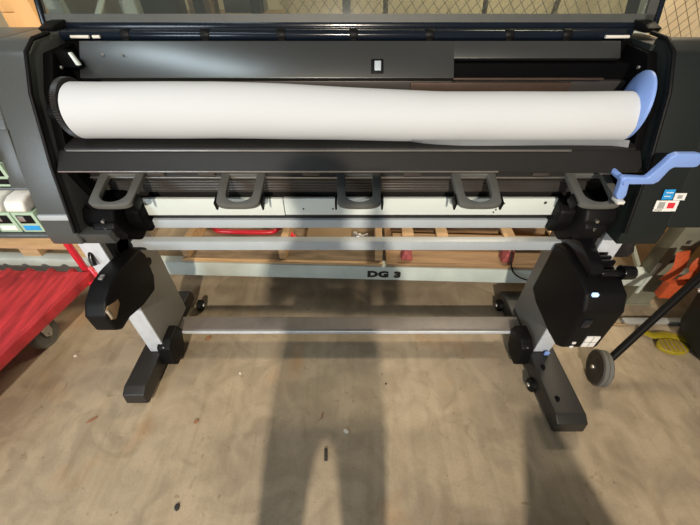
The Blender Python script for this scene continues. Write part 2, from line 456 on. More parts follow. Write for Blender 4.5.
# raised window lid, leaning back
TL = Matrix.Translation((0, 1.20, 1.268)) @ Matrix.Rotation(R(-18), 4, 'X')
def lidbox(x0, x1, z0, z1, y0=-.008, y1=.008, bv=.004): return bx(new(), x0, x1, y0, y1, z0, z1, bv, TL)
lid = obj('window_lid', lidbox(-.880, .878, -.004, .010), 'gloss', pr)
b = new()
bx(b, -.880, -.867, -.011, .011, 0, .42, .004, TL); bx(b, .865, .878, -.011, .011, 0, .42, .004, TL); bx(b, -.880, .878, -.011, .011, .41, .425, .004, TL)
obj('lid_frame', b, 'gloss', lid)
b = new()
bx(b, -.867, .865, -.004, .004, .008, .030, 0, TL); bx(b, .838, .865, -.004, .004, .008, .41, 0, TL)
obj('lid_inner_border', b, 'border', lid)
obj('window_pane', bx(new(), -.866, .84, -.002, .002, .020, .41, 0, TL), 'glass', lid)
b = new()
bx(b, .79, .82, .006, .02, .03, .2, .004, TL)
obj('lid_damper', b, 'black', lid)
for sx, xx in ((-1, -.83), (1, .83)):
    b = new(); prism(b, [(1.14, 1.262), (1.13, 1.275), (1.17, 1.285), (1.215, 1.285), (1.215, 1.26)], xx - .02, xx + .02, b=.004)
    obj('hinge_bracket', b, 'black', lid)

# stand -----------------------------------------------------------
def leg(sx):
    xo, xi = sx * .885, sx * .815
    x0, x1 = sorted((xo, xi))
    b = new()
    prism(b, [(.885, .105), (.885, .78), (1.13, .78), (1.13, .105)], x0, x1, b=.004)
    lg = obj('stand_leg', b, 'leg', pr)
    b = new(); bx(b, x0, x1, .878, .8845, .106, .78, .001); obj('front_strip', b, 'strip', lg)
    b = new(); cyl(b, (xi, 1.04, .50), (xi - sx * .008, 1.04, .50), .017); obj('round_plug', b, 'black', lg)
    # foot
    y0 = .675 if sx < 0 else .560
    f0, f1 = (-.930, -.840) if sx < 0 else (.795, .915)
    b = new()
    prism(b, [(y0 + .01, .022), (y0, .035), (y0 + .008, .085), (y0 + .04, .102), (1.20, .102), (1.255, .092), (1.27, .06), (1.26, .025)], f0, f1, b=.006, seg=3)
    ft = obj('foot', b, 'foot', pr)
    if sx > 0:
        for yy in (.66, .80): obj('foot_plug', cyl(new(), (sx * .830, yy, .102), (sx * .822, yy, .106), .011), 'black', ft)
        obj('screw', bx(new(), .853, .873, .856, .864, .108, .128, .002), 'blue', ft)
    for yy in ((.76, 1.21) if sx > 0 else (.755, 1.21)):
        xx = sx * .79 if sx > 0 else sx * .852
        b = new(); xw = .79 if sx > 0 else -.79
        if sx < 0 and yy < 1: xw = -.875; yy = .73
        zc = .03
        cyl(b, (xw - .014, yy, zc), (xw + .014, yy, zc), .03, c=.2)
        cs = obj('caster', b, 'black', ft)
        if not (sx < 0 and yy < 1):
            obj('axle_cap', cyl(new(), (xw - sx * .014, yy, zc), (xw - sx * .020, yy, zc), .010), 'steel', cs)
    b = new()  # black joint bracket inside the foot
    x0, x1 = (-.838, -.778) if sx < 0 else (.742, .796)
    prism(b, [(.86, .03), (.845, .055), (.86, .15), (.90, .175), (.97, .175), (.985, .13), (.955, .05), (.92, .03)], x0, x1, b=.008, seg=3)
    br = obj('joint_bracket', b, 'black', pr)
    for zz, yy in ((.15, .866), (.125, .862)):
        obj('screw', cyl(new(), ((x0 + x1) / 2, yy - .004, zz), ((x0 + x1) / 2, yy + .004, zz), .005), 'silver', br)
    return lg
leg(-1); leg(1)
b = new()
bx(b, -.815, .815, .992, 1.022, .600, .641, .002)
obj('cross_bar', b, 'alu', pr)
b = new()
prism(b, [(.985, .098), (.985, .113), (.990, .118), (1.062, .120), (1.062, .098)], -.80, .80, b=.002)
lb_ = obj('lower_brace', b, 'brace', pr)
obj('front_edge', bx(new(), -.80, .80, .978, .9845, .098, .1125, .001), 'strip', lb_, label='bright front edge')
for sx in (-1, 1):  # cast arms joining the body to the leg
    b = new()
    x0, x1 = sorted((sx * .70, sx * .80))
    prism(b, [(.86, .80), (.85, .83), (.87, .865), (.95, .88), (1.02, .86), (1.02, .72), (.93, .70), (.885, .745)], x0, x1, b=.012, seg=3)
    x0, x1 = sorted((sx * .655, sx * .72))
    prism(b, [(.90, .79), (.905, .83), (.95, .86), (1.0, .83), (.98, .74), (.93, .735)], x0, x1, b=.01, seg=3)
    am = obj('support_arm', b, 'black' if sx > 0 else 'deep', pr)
    obj('arm_cover', prism(new(), [(.845, .775), (.840, .815), (.865, .838), (.90, .82), (.90, .76), (.87, .75)], *sorted((sx * .705, sx * .775)), b=.010, seg=3), 'black', am)
    for yy, zz in ((.858, .835), (.853, .81)):
        obj('screw', cyl(new(), (sx * .735, yy - .012, zz), (sx * .735, yy, zz), .005), 'silver', am)
    b = new()
    prism(b, [(.90, .62), (.90, .78), (1.10, .78), (1.10, .62)], *sorted((sx * .80, sx * .892)), b=.006)
    obj('leg_top_bracket', b, 'black', pr)
    if sx < 0:
        b = new(); bx(b, -.70, -.655, .93, .945, .79, .80, .002); obj('brass_spring', b, 'copper', am)

# take-up reel units bolted to the legs
b = new()
prism(b, [(.705, .500), (.682, .525), (.680, .595), (.710, .630), (.763, .654), (.821, .657), (.955, .640), (.970, .600), (.958, .503), (.924, .456), (.837, .469), (.755, .500)], -.822, -.750, b=.012, seg=3)
tu = obj('reel_end_unit', b, 'black', pr)
b = new(); prism(b, [(.688, .572), (.690, .612), (.706, .618), (.735, .603), (.752, .598), (.748, .580), (.705, .558)], -.752, -.7485, b=.001)
gs = obj('grip_slot', b, 'carton', tu)
obj('slot_edge', bx(new(), -.753, -.7475, .690, .697, .574, .610, .001), 'chip', gs)
b = new(); cyl(b, (-.865, .93, .62), (-.865, .93, .69), .035); cyl(b, (-.90, .95, .66), (-.80, .95, .66), .034)
tube(b, [(-.86, .86, .645), (-.865, .88, .68), (-.85, .92, .70), (-.83, .95, .70)], .009, smooth=4)
obj('reel_clamp', b, 'clampblack', tu)
b = new(); bx(b, -.80, -.785, .78, .80, .655, .663, .003); obj('indicator', b, 'steel', tu)

b = new()
prism(b, [(.735, .365), (.712, .385), (.716, .575), (.745, .625), (.80, .648), (.93, .660), (.988, .640), (.990, .40), (.93, .375), (.80, .362)], .745, .882, b=.018, seg=4)
mu = obj('reel_motor_unit', b, 'black', pr)
b = new(); bx(b, .815, .860, .709, .717, .392, .450, .001); lb = obj('white_label', b, 'label', mu)
b = new()
bx(b, .836, .838, .7078, .7095, .392, .450, 0); bx(b, .815, .860, .7078, .7095, .420, .422, 0)
obj('printed_lines', b, 'print', lb)
for z in (.385, .408):
    b = new(); bx(b, .778, .790, .709, .717, z, z + .010, .001); obj('status_mark', b, 'label', mu)
b = new(); bx(b, .765, .795, .710, .722, .50, .54, .006); sw = obj('rocker_switch', b, 'gloss', mu)
b = new(); bx(b, .764, .782, .738, .748, .622, .634, .002); obj('lit_button', b, emit('blue_white_led', (.45, .65, 1.0), 1.1), mu)
b = new(); prism(b, [(.80, .645), (.79, .675), (.84, .70), (.95, .73), (.97, .66)], .765, .81, b=.008)
for k in range(5): bx(b, .812, .858, .83 + k * .022, .842 + k * .022, .655, .690, .004)
cyl(b, (.862, .80, .672), (.90, .80, .672), .024); cyl(b, (.80, .80, .668), (.875, .80, .668), .012)
obj('reel_clamp', b, 'clampblack', mu)

# ------------------------------------------------------------------ spindle and paper roll
SC = (.95, 1.114)
sp = thing('media_spindle', 'roll spindle with light blue flange at right and black ribbed gear at left', 'spindle', (0, .95, SC[1] - .093))
b = new(); cyl(b, (-.785, SC[0], SC[1]), (.785, SC[0], SC[1]), .0235)
obj('shaft', b, 'black', sp)
lathe_b = new()
lathe(lathe_b, (.733, .968, SC[1] + .013), (.757, .962, SC[1] + .013), [(0, 0), (.050, 0), (.056, .12), (.080, .45), (.084, .65), (.084, .90), (.080, 1), (0, 1)], 64)
obj('flange', lathe_b, 'blue', sp, label='light blue round flange')
# left gear, with teeth
t = new(); n = 72; rings = []
for x, base_r in ((-.736, .055), (-.732, .071), (-.718, .071), (-.714, .055)):
    rr = []
    for k in range(n * 2):
        r_ = base_r + (.0035 if k % 2 else 0) * (1 if base_r > .07 else 0)
        a_ = math.pi * k / n
        rr.append(t.verts.new((x, SC[0] + .006 + r_ * math.cos(a_), SC[1] + .010 + r_ * math.sin(a_))))
    rings.append(rr)
for a_, b_ in zip(rings, rings[1:]):
    for k in range(2 * n): t.faces.new((a_[k], a_[(k + 1) % (2 * n)], b_[(k + 1) % (2 * n)], b_[k]))
t.faces.new(rings[0]); t.faces.new(rings[-1][::-1]); bmesh.ops.recalc_face_normals(t, faces=t.faces)
obj('gear', t, 'foot', sp, ang=20)

def roll_r(x, a_):
    u = (x + .73) / 1.475
    r_ = .0690 - .0068 * smooth_(u)
    r_ += .0005 * math.sin(9 * u + 3 * a_) + .0003 * math.sin(31 * u + a_ * 2)
    return r_
def smooth_(u):
    f = min(1, max(0, (u - .26) / .40)); return f * f * (3 - 2 * f) * .5 + f * .5
def roll_c(x): return SC[1] + .006 - .0165 * smooth_((x + .73) / 1.475)   # the loose turns sag towards the right
t = new(); nx, na = 90, 96; rings = []
x0, x1 = -.712, .727
for i in range(nx + 1):
    x = x0 + (x1 - x0) * i / nx
    rings.append([t.verts.new((x, SC[0] + roll_r(x, 2 * math.pi * k / na) * math.cos(2 * math.pi * k / na), roll_c(x) + roll_r(x, 2 * math.pi * k / na) * math.sin(2 * math.pi * k / na))) for k in range(na)])
for a_, b_ in zip(rings, rings[1:]):
    for k in range(na): t.faces.new((a_[k], a_[(k + 1) % na], b_[(k + 1) % na], b_[k]))
for rg, s_ in ((rings[0], -1), (rings[-1], 1)):
    inner = [t.verts.new((v.co.x, SC[0] + (v.co.y - SC[0]) * .36, SC[1] + (v.co.z - roll_c(v.co.x)) * .36)) for v in rg]
    for k in range(na): t.faces.new((rg[k], rg[(k + 1) % na], inner[(k + 1) % na], inner[k]))
bmesh.ops.recalc_face_normals(t, faces=t.faces)
proll = thing('paper_roll', 'wide roll of white paper lying in the open top of the printer', 'paper roll', (0, .95, SC[1] - .075))
obj('wound_paper', t, 'paper', proll, ang=60)
# loose outer turn: leaves the roll on top and hangs at the lower front, growing towards the right
t = new(); g = []
nx, na = 60, 34
for i in range(nx + 1):
    u = i / nx; x = .165 + (.742 - .165) * u
    row = []
    for k in range(na + 1):
        f = k / na
        a_ = R(222 + 26 * f)          # under the front of the roll
        lift = .0008 + (.014 * min(1, u * 4) + .002 * math.sin(7 * u)) * f ** 1.5
        if u > .93: a_ -= R(9 * f * (u - .93) / .07)
        rr = roll_r(x, a_) + lift
        row.append(t.verts.new((x + .012 * f * u, SC[0] + rr * math.cos(a_), roll_c(x) + rr * math.sin(a_))))
    g.append(row)
for i in range(nx):
    for k in range(na): t.faces.new((g[i][k], g[i + 1][k], g[i + 1][k + 1], g[i][k + 1]))
bmesh.ops.solidify(t, geom=t.faces[:], thickness=.0006)
bmesh.ops.recalc_face_normals(t, faces=t.faces)
obj('loose_end', t, 'paper', proll, label='loose paper edge hanging below the roll', ang=60)

# ------------------------------------------------------------------ ink cartridges in the left housing
def cartridge(x1, zb, label, lab_m):
    """x1 right edge, zb bottom"""
    yb = yface(zb) + .012
    W = .064
    c = thing('ink_cartridge', label, 'ink cartridge', (x1 - W / 2, .93, zb), 'ink cartridges in the left housing')
    b = new(); bx(b, x1 - W, x1, yb, .975, zb, zb + .068, .003)
    bd = obj('body', b, 'green', c)
    y = yb
    obj('dark_window', bx(new(), x1 - W + .010, x1 - .010, y - .0015, y + .004, zb + .032, zb + .060, .001), 'black', bd)
    obj('window_glint', bx(new(), x1 - W + .014, x1 - W + .032, y - .003, y + .002, zb + .040, zb + .058, .001), 'steel', bd)
    obj('label_patch', bx(new(), x1 - W + .010, x1 - .008, y - .0015, y + .004, zb + .008, zb + .024, .001), lab_m, bd)
    b = new(); prism(b, [(yb + .10, zb + .07), (yb + .004, zb + .070), (yb - .012, zb + .078), (yb - .002, zb + .104), (yb + .02, zb + .112), (yb + .10, zb + .112)], x1 - W + .003, x1 - .004, b=.009, seg=4)
    obj('latch_cap', b, 'white', c)
    return c
cartridge(-.898, .8155, 'ink cartridge with a bright cyan label, rightmost of the lower row', 'cyan')
cartridge(-.966, .8155, 'ink cartridge with a pale grey label, left of the cyan labelled one', 'label')
cartridge(-1.034, .8155, 'lower row ink cartridge cut off by the left edge of the photo', 'print')
cartridge(-.930, .9455, 'ink cartridge with a black label in the upper row above the others', 'black')
c0 = cartridge(-.998, .9455, 'upper row ink cartridge cut off by the left edge, under a white cap', 'print')
b = new(); prism(b, [(.845, .845), (.838, .855), (.848, .885), (.87, .89), (.87, .845)], -.896, -.886, b=.003)
obj('white_catch', b, 'white', lh)

# ------------------------------------------------------------------ pallet rack behind the printer
RY = 1.30
before_rack = set(C.objects)
rk = thing('pallet_rack', 'pale green steel pallet rack with black stencilled marking on its low beam', 'rack', (.13, RY, 0))
def beam(x0, x1, y0, z0, z1, d=.05):
    b = new(); prism(b, [(y0, z0), (y0, z1), (y0 + d, z1), (y0 + d, z1 - .03), (y0 + d * .7, z1 - .03), (y0 + d * .7, z0)], x0, x1, b=.003)
    return b
bm_ = obj('front_beam', beam(-1.20, 1.50, RY, .136, .227), 'rack', rk)
cu = bpy.data.curves.new('stencil', 'FONT'); cu.body = 'DG 3'; cu.size = .066; cu.extrude = .0006; cu.offset = .0045; cu.space_character = 1.12
to = bpy.data.objects.new('stencil', cu); C.objects.link(to)
bpy.context.view_layer.update()
me = bpy.data.meshes.new_from_object(to.evaluated_get(bpy.context.evaluated_depsgraph_get()))
bpy.data.objects.remove(to)
b = new(); b.from_mesh(me)
xs = [v.co.x for v in b.verts]; sxx = .172 / (max(xs) - min(xs))
ys = [v.co.y for v in b.verts]; syy = .046 / (max(ys) - min(ys))
bmesh.ops.transform(b, verts=b.verts, matrix=Matrix.Translation((.090, RY - .0012, .159)) @ Matrix.Rotation(R(90), 4, 'X') @ Matrix.Diagonal((sxx, syy, 1, 1)))
obj('stencil_lettering', b, 'ink', bm_)
obj('rear_beam', beam(-1.20, 1.50, RY + 1.02, .136, .227), 'rack', rk)
obj('neighbour_beam', beam(-3.8, -1.30, RY, .136, .227), 'rack', rk)
obj('neighbour_beam', beam(1.60, 4.0, RY, .136, .227), 'rack', rk)
def upright(x, y):
    b = new(); w_ = .085 if y > RY + .1 or x < 0 else .125
    prism(b, [(x - w_ / 2, y), (x + w_ / 2, y), (x + w_ / 2, y + .07), (x + w_ / 2 - .012, y + .07), (x + w_ / 2 - .012, y + .012), (x - w_ / 2 + .012, y + .012), (x - w_ / 2 + .012, y + .07), (x - w_ / 2, y + .07)], 0, 2.6, axis='Z', b=.002)
    bx(b, x - .07, x + .07, y - .01, y + .09, 0, .008, .001)
    o = obj('upright', b, 'shadedrack' if x > 0 and y == RY else 'rack', rk)
    return o
for x in (-1.255, 1.555):
    for y in (RY, RY + 1.02):
        u_ = upright(x, y)
        if y == RY:
            for z in (.30, .42, .54, .66):
                b = new(); bx(b, x - .010, x + .010, y - .002, y + .004, z, z + .022, .004); obj('slot', b, 'dirt', u_)
for x in (-1.255, 1.555):
    for z0, z1 in ((.12, .75), (.75, 1.38), (1.38, 2.0)) if x < 0 else ((.12, .60),):
        b = new(); tube(b, [(x, RY + .07, z0), (x, RY + 1.03, z1)], .014, seg=8); obj('brace', b, 'rack', rk)
for x in (1.50,):
    b = new(); bx(b, x - .005, x + .012, RY - .008, RY + .05, .09, .30, .003); obj('beam_connector', b, 'rack', rk)

# trays and pallets on the beams
def tray(label, x0, x1, ztop, posts, m='ply', front='woodl'):
    y0, y1 = RY + .006, RY + 1.05; zb = .2285
    t_ = thing('pallet_tray', label, 'pallet', ((x0 + x1) / 2, (y0 + y1) / 2, zb), None)
    b = new()
    for k in range(6):
        ya = y0 + .02 + k * .17; bx(b, x0, x1, ya, ya + .155, zb, zb + .012, .002)
    obj('deck', b, m, t_)
    obj('front_board', bx(new(), x0, x1, y0, y0 + .016, zb, zb + .016, .002), front, t_)
    for px_ in posts:
        b = new(); bx(b, px_ - .018, px_ + .018, y0 + .02, y1 - .02, zb + .013, zb + ztop, .003); obj('divider', b, front, t_)
    return t_
tray('light wooden pallet with brown deck on the green beam, left of the stencilled marking', -.865, .165, .095, (-.845, -.345, .145))
tray('worn wooden pallet with red blocks on the green beam, right of the stencilled marking', .185, 1.16, .06, (1.13,), 'wood', 'wood')
for x, n_ in ((.29, 'left'), (.80, 'right')):
    b = new(); prism(b, [(x - .03, .2415), (x + .03, .2415), (x + .018, .315), (x - .012, .315)], RY + .04, RY + .10, axis='Y', b=.004)
    o = obj('red_block', b, 'fadedred')
    tag(o, 'faded red block on the worn pallet, %s' % ('just right of the stencilled marking' if n_ == 'left' else 'near the right leg of the printer'), 'block', 'red blocks on the worn pallet')
# second layer slats seen through the gap between the bars
sl = thing('pallet_crate', 'brown slatted wooden crate seen between the cross bars of the printer', 'crate', (.65, 1.75, .241))
for x in (.27, .45, .80, 1.05):
    obj('slat', bx(new(), x, x + .06, 1.46, 2.2, .300, .315, .003), 'woodl', sl)
for y in (1.45, 1.56, 1.75):
    obj('rail', bx(new(), .22, 1.12, y, y + .045, .241, .299, .003), 'wood', sl)
cb = tag(obj('carton', bx(new(), -.24, .0, 1.46, 1.9, .242, .285, .004), 'carton'), 'flat brown carton behind the left part of the cross bar', 'box')
b = new()
tube(b, [(-.82, 1.64, .256), (-.77, 1.55, .256), (-.70, 1.53, .256), (-.47, 1.53, .256), (-.42, 1.56, .256), (-.39, 1.66, .256)], .013, smooth=6)
tag(obj('bent_tube', b, 'redtube'), 'bright red bent tube lying on the pallet behind the cross bar', 'tube')
b = new(); tube(b, [(-.46, 1.62, .300), (-.39, 1.56, .286), (-.27, 1.44, .258)], .012, smooth=4)
tag(obj('straight_tube', b, 'redtube'), 'short red tube crossing over the bent red tube', 'tube')
b = new(); bx(b, .010, .030, 1.48, 1.50, .242, .30, .003); cyl(b, (.028, 1.49, .275), (.050, 1.49, .275), .016); cyl(b, (.048, 1.49, .275), (.09, 1.50, .280), .006)
tag(obj('metal_clamp', b, 'steel'), 'small silver clamp on the pallet behind the cross bar', 'clamp')
# left bay pallet
pb = thing('wooden_pallet', 'pale pine pallet on the beam behind the red cart', 'pallet', (-1.6, 1.6, .2285))
for x in (-2.05, -1.72, -1.44):
    obj('block', bx(new(), x, x + .10, RY + .02, RY + .6, .2285, .285, .004), 'woodl', pb)
for y in (RY + .01, RY + .14, RY + .28):
    obj('deck_board', bx(new(), -2.6, -1.33, y, y + .10, .286, .303, .003), 'orangewood' if y > RY + .1 else 'woodl', pb)

# goods on the right bay
tag(obj('carton', bx(new(), 1.67, 2.3, RY + .12, RY + .75, .228, .50, .006), 'orangewood'), 'orange brown carton standing on the right bay of the rack', 'box')
b = new(); t = new(); bmesh.ops.create_icosphere(t, subdivisions=4, radius=1)
for v in t.verts:
    d = v.co.normalized(); r_ = 1 + .10 * math.sin(7 * d.x + 3 * d.z) + .07 * math.sin(13 * d.y + 5 * d.x) + .04 * math.sin(21 * d.z + 9 * d.x)
    v.co = Vector((d.x * .12 * r_, d.y * .13 * r_, max(-.09, d.z * .13 * r_)))
merge(b, t, Matrix.Translation((1.355, 1.50, .323)))
tag(obj('duffel_bag', b, 'bag', ang=180), 'crumpled black bag on the rack beside the right upright', 'bag')
b = new(); prism(b, [(1.17, .2285), (1.21, .2285), (1.225, .24), (1.22, .262), (1.18, .27)], 1.31, 1.42, axis='Y', b=.004)
tag(obj('wood_offcut', b, 'carton'), 'brown offcut board beside the black bag', 'board')
def strap(pts, wd, label, th=.006):
    b = new(); tube(b, pts, (th, wd), seg=8, smooth=5, flat=(0, -1, .4)); return tag(obj('ratchet_strap', b, 'orange'), label, 'strap', 'orange straps by the right upright')
strap([(1.475, 1.22, .44), (1.49, 1.20, .36), (1.475, 1.20, .28)], .030, 'orange strap hanging over the left side of the right upright')
strap([(1.64, 1.235, .42), (1.60, 1.225, .36), (1.625, 1.225, .31), (1.58, 1.22, .25)], .035, 'crumpled orange strap right of the upright, the higher one')
b = new(); bx(b, 1.50, 1.59, 1.185, 1.225, .17, .27, .008)
tag(obj('orange_pouch', b, 'orange'), 'flat orange pouch hanging low on the right upright', 'pouch')

RM = Matrix.Translation((0, RY, 0)) @ Matrix.Rotation(R(-2.0), 4, 'Z') @ Matrix.Translation((0, -RY, 0))
for o in set(C.objects) - before_rack:   # the rack and its load stand slightly askew to the printer
    if o.parent is None: o.matrix_basis = RM @ Matrix.Translation(o.location)

# ------------------------------------------------------------------ behind: fence, stored goods
fn = thing('chain_link_fence', 'grey chain link fence behind the printer', 'fence', (1.2, 2.46, 0))
b = new(); FX0, FX1, FZ0, FZ1 = -.40, 3.2, .7, 1.75; pitch = .062
def wire(x0, z0, x1, z1, y): 
    d = Vector((x1 - x0, 0, z1 - z0)).normalized(); n_ = Vector((-d.z, 0, d.x)) * .0015; y_ = Vector((0, .0015, 0))
    p, q = Vector((x0, y, z0)), Vector((x1, y, z1))
    vs = [b.verts.new(p + o_) for o_ in (n_, -n_ + y_, -n_ - y_)] + [b.verts.new(q + o_) for o_ in (n_, -n_ + y_, -n_ - y_)]
    for i in range(3): b.faces.new((vs[i], vs[(i + 1) % 3], vs[3 + (i + 1) % 3], vs[3 + i]))
H = FZ1 - FZ0; k_ = 1.15
x = FX0 - H / k_
while x < FX1:
    for s_ in (1, -1):
        a0, a1 = (x, FZ0), (x + H / k_, FZ1)
        if s_ < 0: a0, a1 = (x + H / k_, FZ0), (x, FZ1)
        # clip to the fence width
        def clip(p, q):
            (px_, pz), (qx, qz) = p, q
            if px_ > qx: (px_, pz), (qx, qz) = (qx, qz), (px_, pz)
            if qx <= FX0 or px_ >= FX1: return None
            sl_ = (qz - pz) / (qx - px_)
            if px_ < FX0: pz += sl_ * (FX0 - px_); px_ = FX0
            if qx > FX1: qz -= sl_ * (qx - FX1); qx = FX1
            return px_, pz, qx, qz
        c4 = clip(a0, a1)
        if c4: wire(*c4, 2.46 + .003 * s_)
    x += pitch
bmesh.ops.recalc_face_normals(b, faces=b.faces)
obj('wire_mesh', b, 'galv', fn)
for x in (-.02, 2.2):
    obj('fence_post', cyl(new(), (x, 2.49, 0), (x, 2.49, 1.9), .024), 'bluepost', fn)
obj('top_rail', cyl(new(), (FX0, 2.48, 1.76), (FX1, 2.48, 1.76), .02), 'galv', fn)
for i, (xa, za, xb, zb_, d_) in enumerate([(.10, 0, -.02, 1.9, 2.7), (.75, 0, .62, 1.9, 2.72), (1.05, 0, 1.2, 1.8, 2.75)]):
    b = new(); cyl(b, (xa + .2, d_, 0), (xb + .2, d_ + .1, zb_), .016)
    tag(obj('wooden_pole', b, 'brownrod'), ('slanting dark pole behind the fence, leftmost of three', 'slanting dark pole behind the fence, middle one of three', 'slanting dark pole behind the fence, rightmost of three')[i], 'pole', 'poles leaning behind the fence')
# goods at the left seen through the lid
def box_thing(name, label, cat, m, *a, tape=True):
    b = new(); bx(b, *a, .006); o = thing(name, label, cat, ((a[0] + a[1]) / 2, (a[2] + a[3]) / 2, a[4]))
    obj('box_body', b, m, o)
    if tape: obj('tape', bx(new(), (a[0] + a[1]) / 2 - .025, (a[0] + a[1]) / 2 + .025, a[2] - .001, a[3] + .001, a[5] - .002, a[5] + .001, 0), 'chip', o)
    return o
wb = thing('work_table', 'low tan wooden bench behind the raised lid at left', 'table', (-1.45, 2.9, 0))
obj('tabletop', bx(new(), -2.0, -.50, 2.55, 3.3, 1.02, 1.06, .004), 'carton', wb)
for x in (-1.95, -.58):
    for y in (2.6, 3.22): obj('leg', bx(new(), x, x + .06, y, y + .06, 0, 1.019, .003), 'wood', wb)
box_thing('carton', 'tall dark brown carton on the bench behind the lid', 'box', 'wood', -1.02, -.88, 2.72, 2.9, 1.061, 1.5)
box_thing('storage_case', 'dark grey case on the right end of the bench behind the lid', 'case', 'housing', -.82, -.56, 2.8, 2.95, 1.10, 1.42, tape=False)
box_thing('storage_case', 'black case on the bench, left of the tall brown carton', 'case', 'housing2', -1.45, -1.10, 2.74, 2.9, 1.061, 1.45, tape=False)
box_thing('flat_carton', 'pale brown carton on the left end of the bench', 'box', 'blockwall', -1.98, -1.52, 2.85, 3.1, 1.061, 1.50)
for i, (xa, xb) in enumerate(((-.80, -.90), (-.50, -.56))):
    b = new(); tube(b, [(xa, 2.42, 0), (xb, 2.50, 1.8)], .03, seg=10)
    tag(obj('steel_pipe', b, 'housing2'), ('dark pipe leaning before the bench, left one of two', 'dark pipe leaning before the bench, right one of two')[i], 'pipe', 'dark pipes leaning before the bench')
b = new(); prism(b, [(-1.44, 0), (-1.35, 0), (-1.52, 2.2), (-1.61, 2.2)], 1.95, 2.02, axis='Y', b=.004)
tag(obj('pine_post', b, 'orangewood'), 'orange pine post at the top left, left of the raised lid', 'post')
b = new(); bx(b, -1.66, -1.55, 2.03, 2.2, 1.20, 1.25, .004); 
o = tag(obj('pine_board', b, 'orangewood'), 'short orange board against the pine post at the top left', 'board')
b = new(); bx(b, -1.66, -1.55, 2.03, 2.2, 1.13, 1.198, .004); bx(b, -1.64, -1.57, 2.05, 2.18, 0, 1.13, .004)
tag(obj('pine_stand', b, 'orangewood'), 'orange pine stand under the short board at the top left', 'stand')
b = new(); prism(b, [(-1.82, 0), (-1.50, 0), (-1.75, 2.3), (-2.1, 2.3)], 2.42, 2.48, axis='Y', b=.004)
tag(obj('green_panel', b, 'rack'), 'pale green upright panel at the top left corner', 'panel')

# ------------------------------------------------------------------ red platform cart
ct = thing('platform_cart', 'red metal platform cart with upright red handle at the left', 'cart', (-1.8, .78, 0))
b = new()
prism(b, [(-1.283, 1.235), (-1.380, .76), (-1.515, .10), (-2.5, .10), (-2.4, 1.27)], .222, .252, axis='Z', b=.005)
dk = obj('deck', b, 'red', ct)
for k in range(8):
    xx = -1.38 - k * .105
    b = new(); cyl(b, (xx, 1.20, .236), (xx, 1.258, .236), .021, seg=16); obj('deck_rib', b, 'red', dk)
b = new(); prism(b, [(-1.270, 1.240), (-1.367, .76), (-1.502, .10), (-1.522, .10), (-1.387, .76), (-1.290, 1.240)], .205, .255, axis='Z', b=.003); obj('edge_rail', b, 'red', dk)
hb = new(); tube(hb, [(-1.333, 1.275, .20), (-1.333, 1.275, 1.02), (-1.375, 1.275, 1.07), (-2.28, 1.27, 1.07), (-2.33, 1.27, 1.02), (-2.33, 1.27, .20)], .0155, seg=14)
obj('handle', hb, 'redtube', ct)
b = new(); tube(b, [(-1.28, 1.25, .27), (-1.245, 1.22, .22), (-1.27, 1.18, .215)], .012, smooth=4); obj('handle_socket', b, 'redtube', ct)
for x, y in ((-1.46, 1.0), (-1.46, .28), (-2.2, 1.0), (-2.2, .28)):
    b = new(); bx(b, x - .028, x + .028, y - .028, y + .028, .205, .221, .002)
    prism(b, [(y - .03, .21), (y + .03, .21), (y + .022, .075), (y, .055), (y - .022, .075)], x - .030, x - .026, b=.001)
    prism(b, [(y - .03, .21), (y + .03, .21), (y + .022, .075), (y, .055), (y - .022, .075)], x + .026, x + .030, b=.001)
    cs = obj('caster', b, 'steel', ct)
    b = new(); lathe(b, (x - .02, y, .073), (x + .02, y, .073), [(0, 0), (.045, 0), (.066, .05), (.072, .25), (.072, .75), (.066, .95), (.045, 1), (0, 1)], 40)
    obj('wheel', b, 'rubber', cs)
    b = new(); cyl(b, (x - .036, y, .073), (x + .036, y, .073), .008); obj('axle', b, 'steel', cs)

# ------------------------------------------------------------------ hand truck at the right
ht = thing('hand_truck', 'black hand truck with a grey rimmed wheel beside the printer', 'hand truck', (1.08, .83, 0))
b = new(); tube(b, [(1.112, .825, .085), (1.50, 1.06, .46), (1.80, 1.24, .75)], .0155, seg=14)
obj('pole', b, 'black', ht)
b = new(); ax = Vector((1, -.22, 0)).normalized() * .023; wc = Vector((1.088, .812, .079))
lathe(b, wc - ax, wc + ax, [(.030, .1), (.052, .06), (.060, 0), (.073, .05), (.076, .15), (.076, .85), (.073, .95), (.060, 1), (.052, .94), (.030, .9)], 48)
wh = obj('wheel', b, 'darkrubber', ht)
b = new(); lathe(b, wc - ax, wc + ax, [(.070, .10), (.079, .16), (.079, .46), (.076, .5), (.079, .54), (.079, .84), (.070, .90)], 48); obj('tread', b, 'rubber', wh)
b = new(); lathe(b, wc - ax * 1.05, wc + ax * 1.05, [(0, .04), (.02, .04), (.05, .10), (.054, .2), (.054, .8), (.05, .9), (0, .9)], 32); obj('hub', b, 'darkrubber', wh)
obj('axle_cap', cyl(new(), wc - ax * 1.4, wc - ax * .9, .009), 'silver', wh)
b = new(); tube(b, [(1.49, 1.08, .50), (1.60, 1.00, .52), (1.585, .985, .40), (1.50, 1.03, .34)], .011, smooth=4); obj('bracket', b, 'steel', ht)
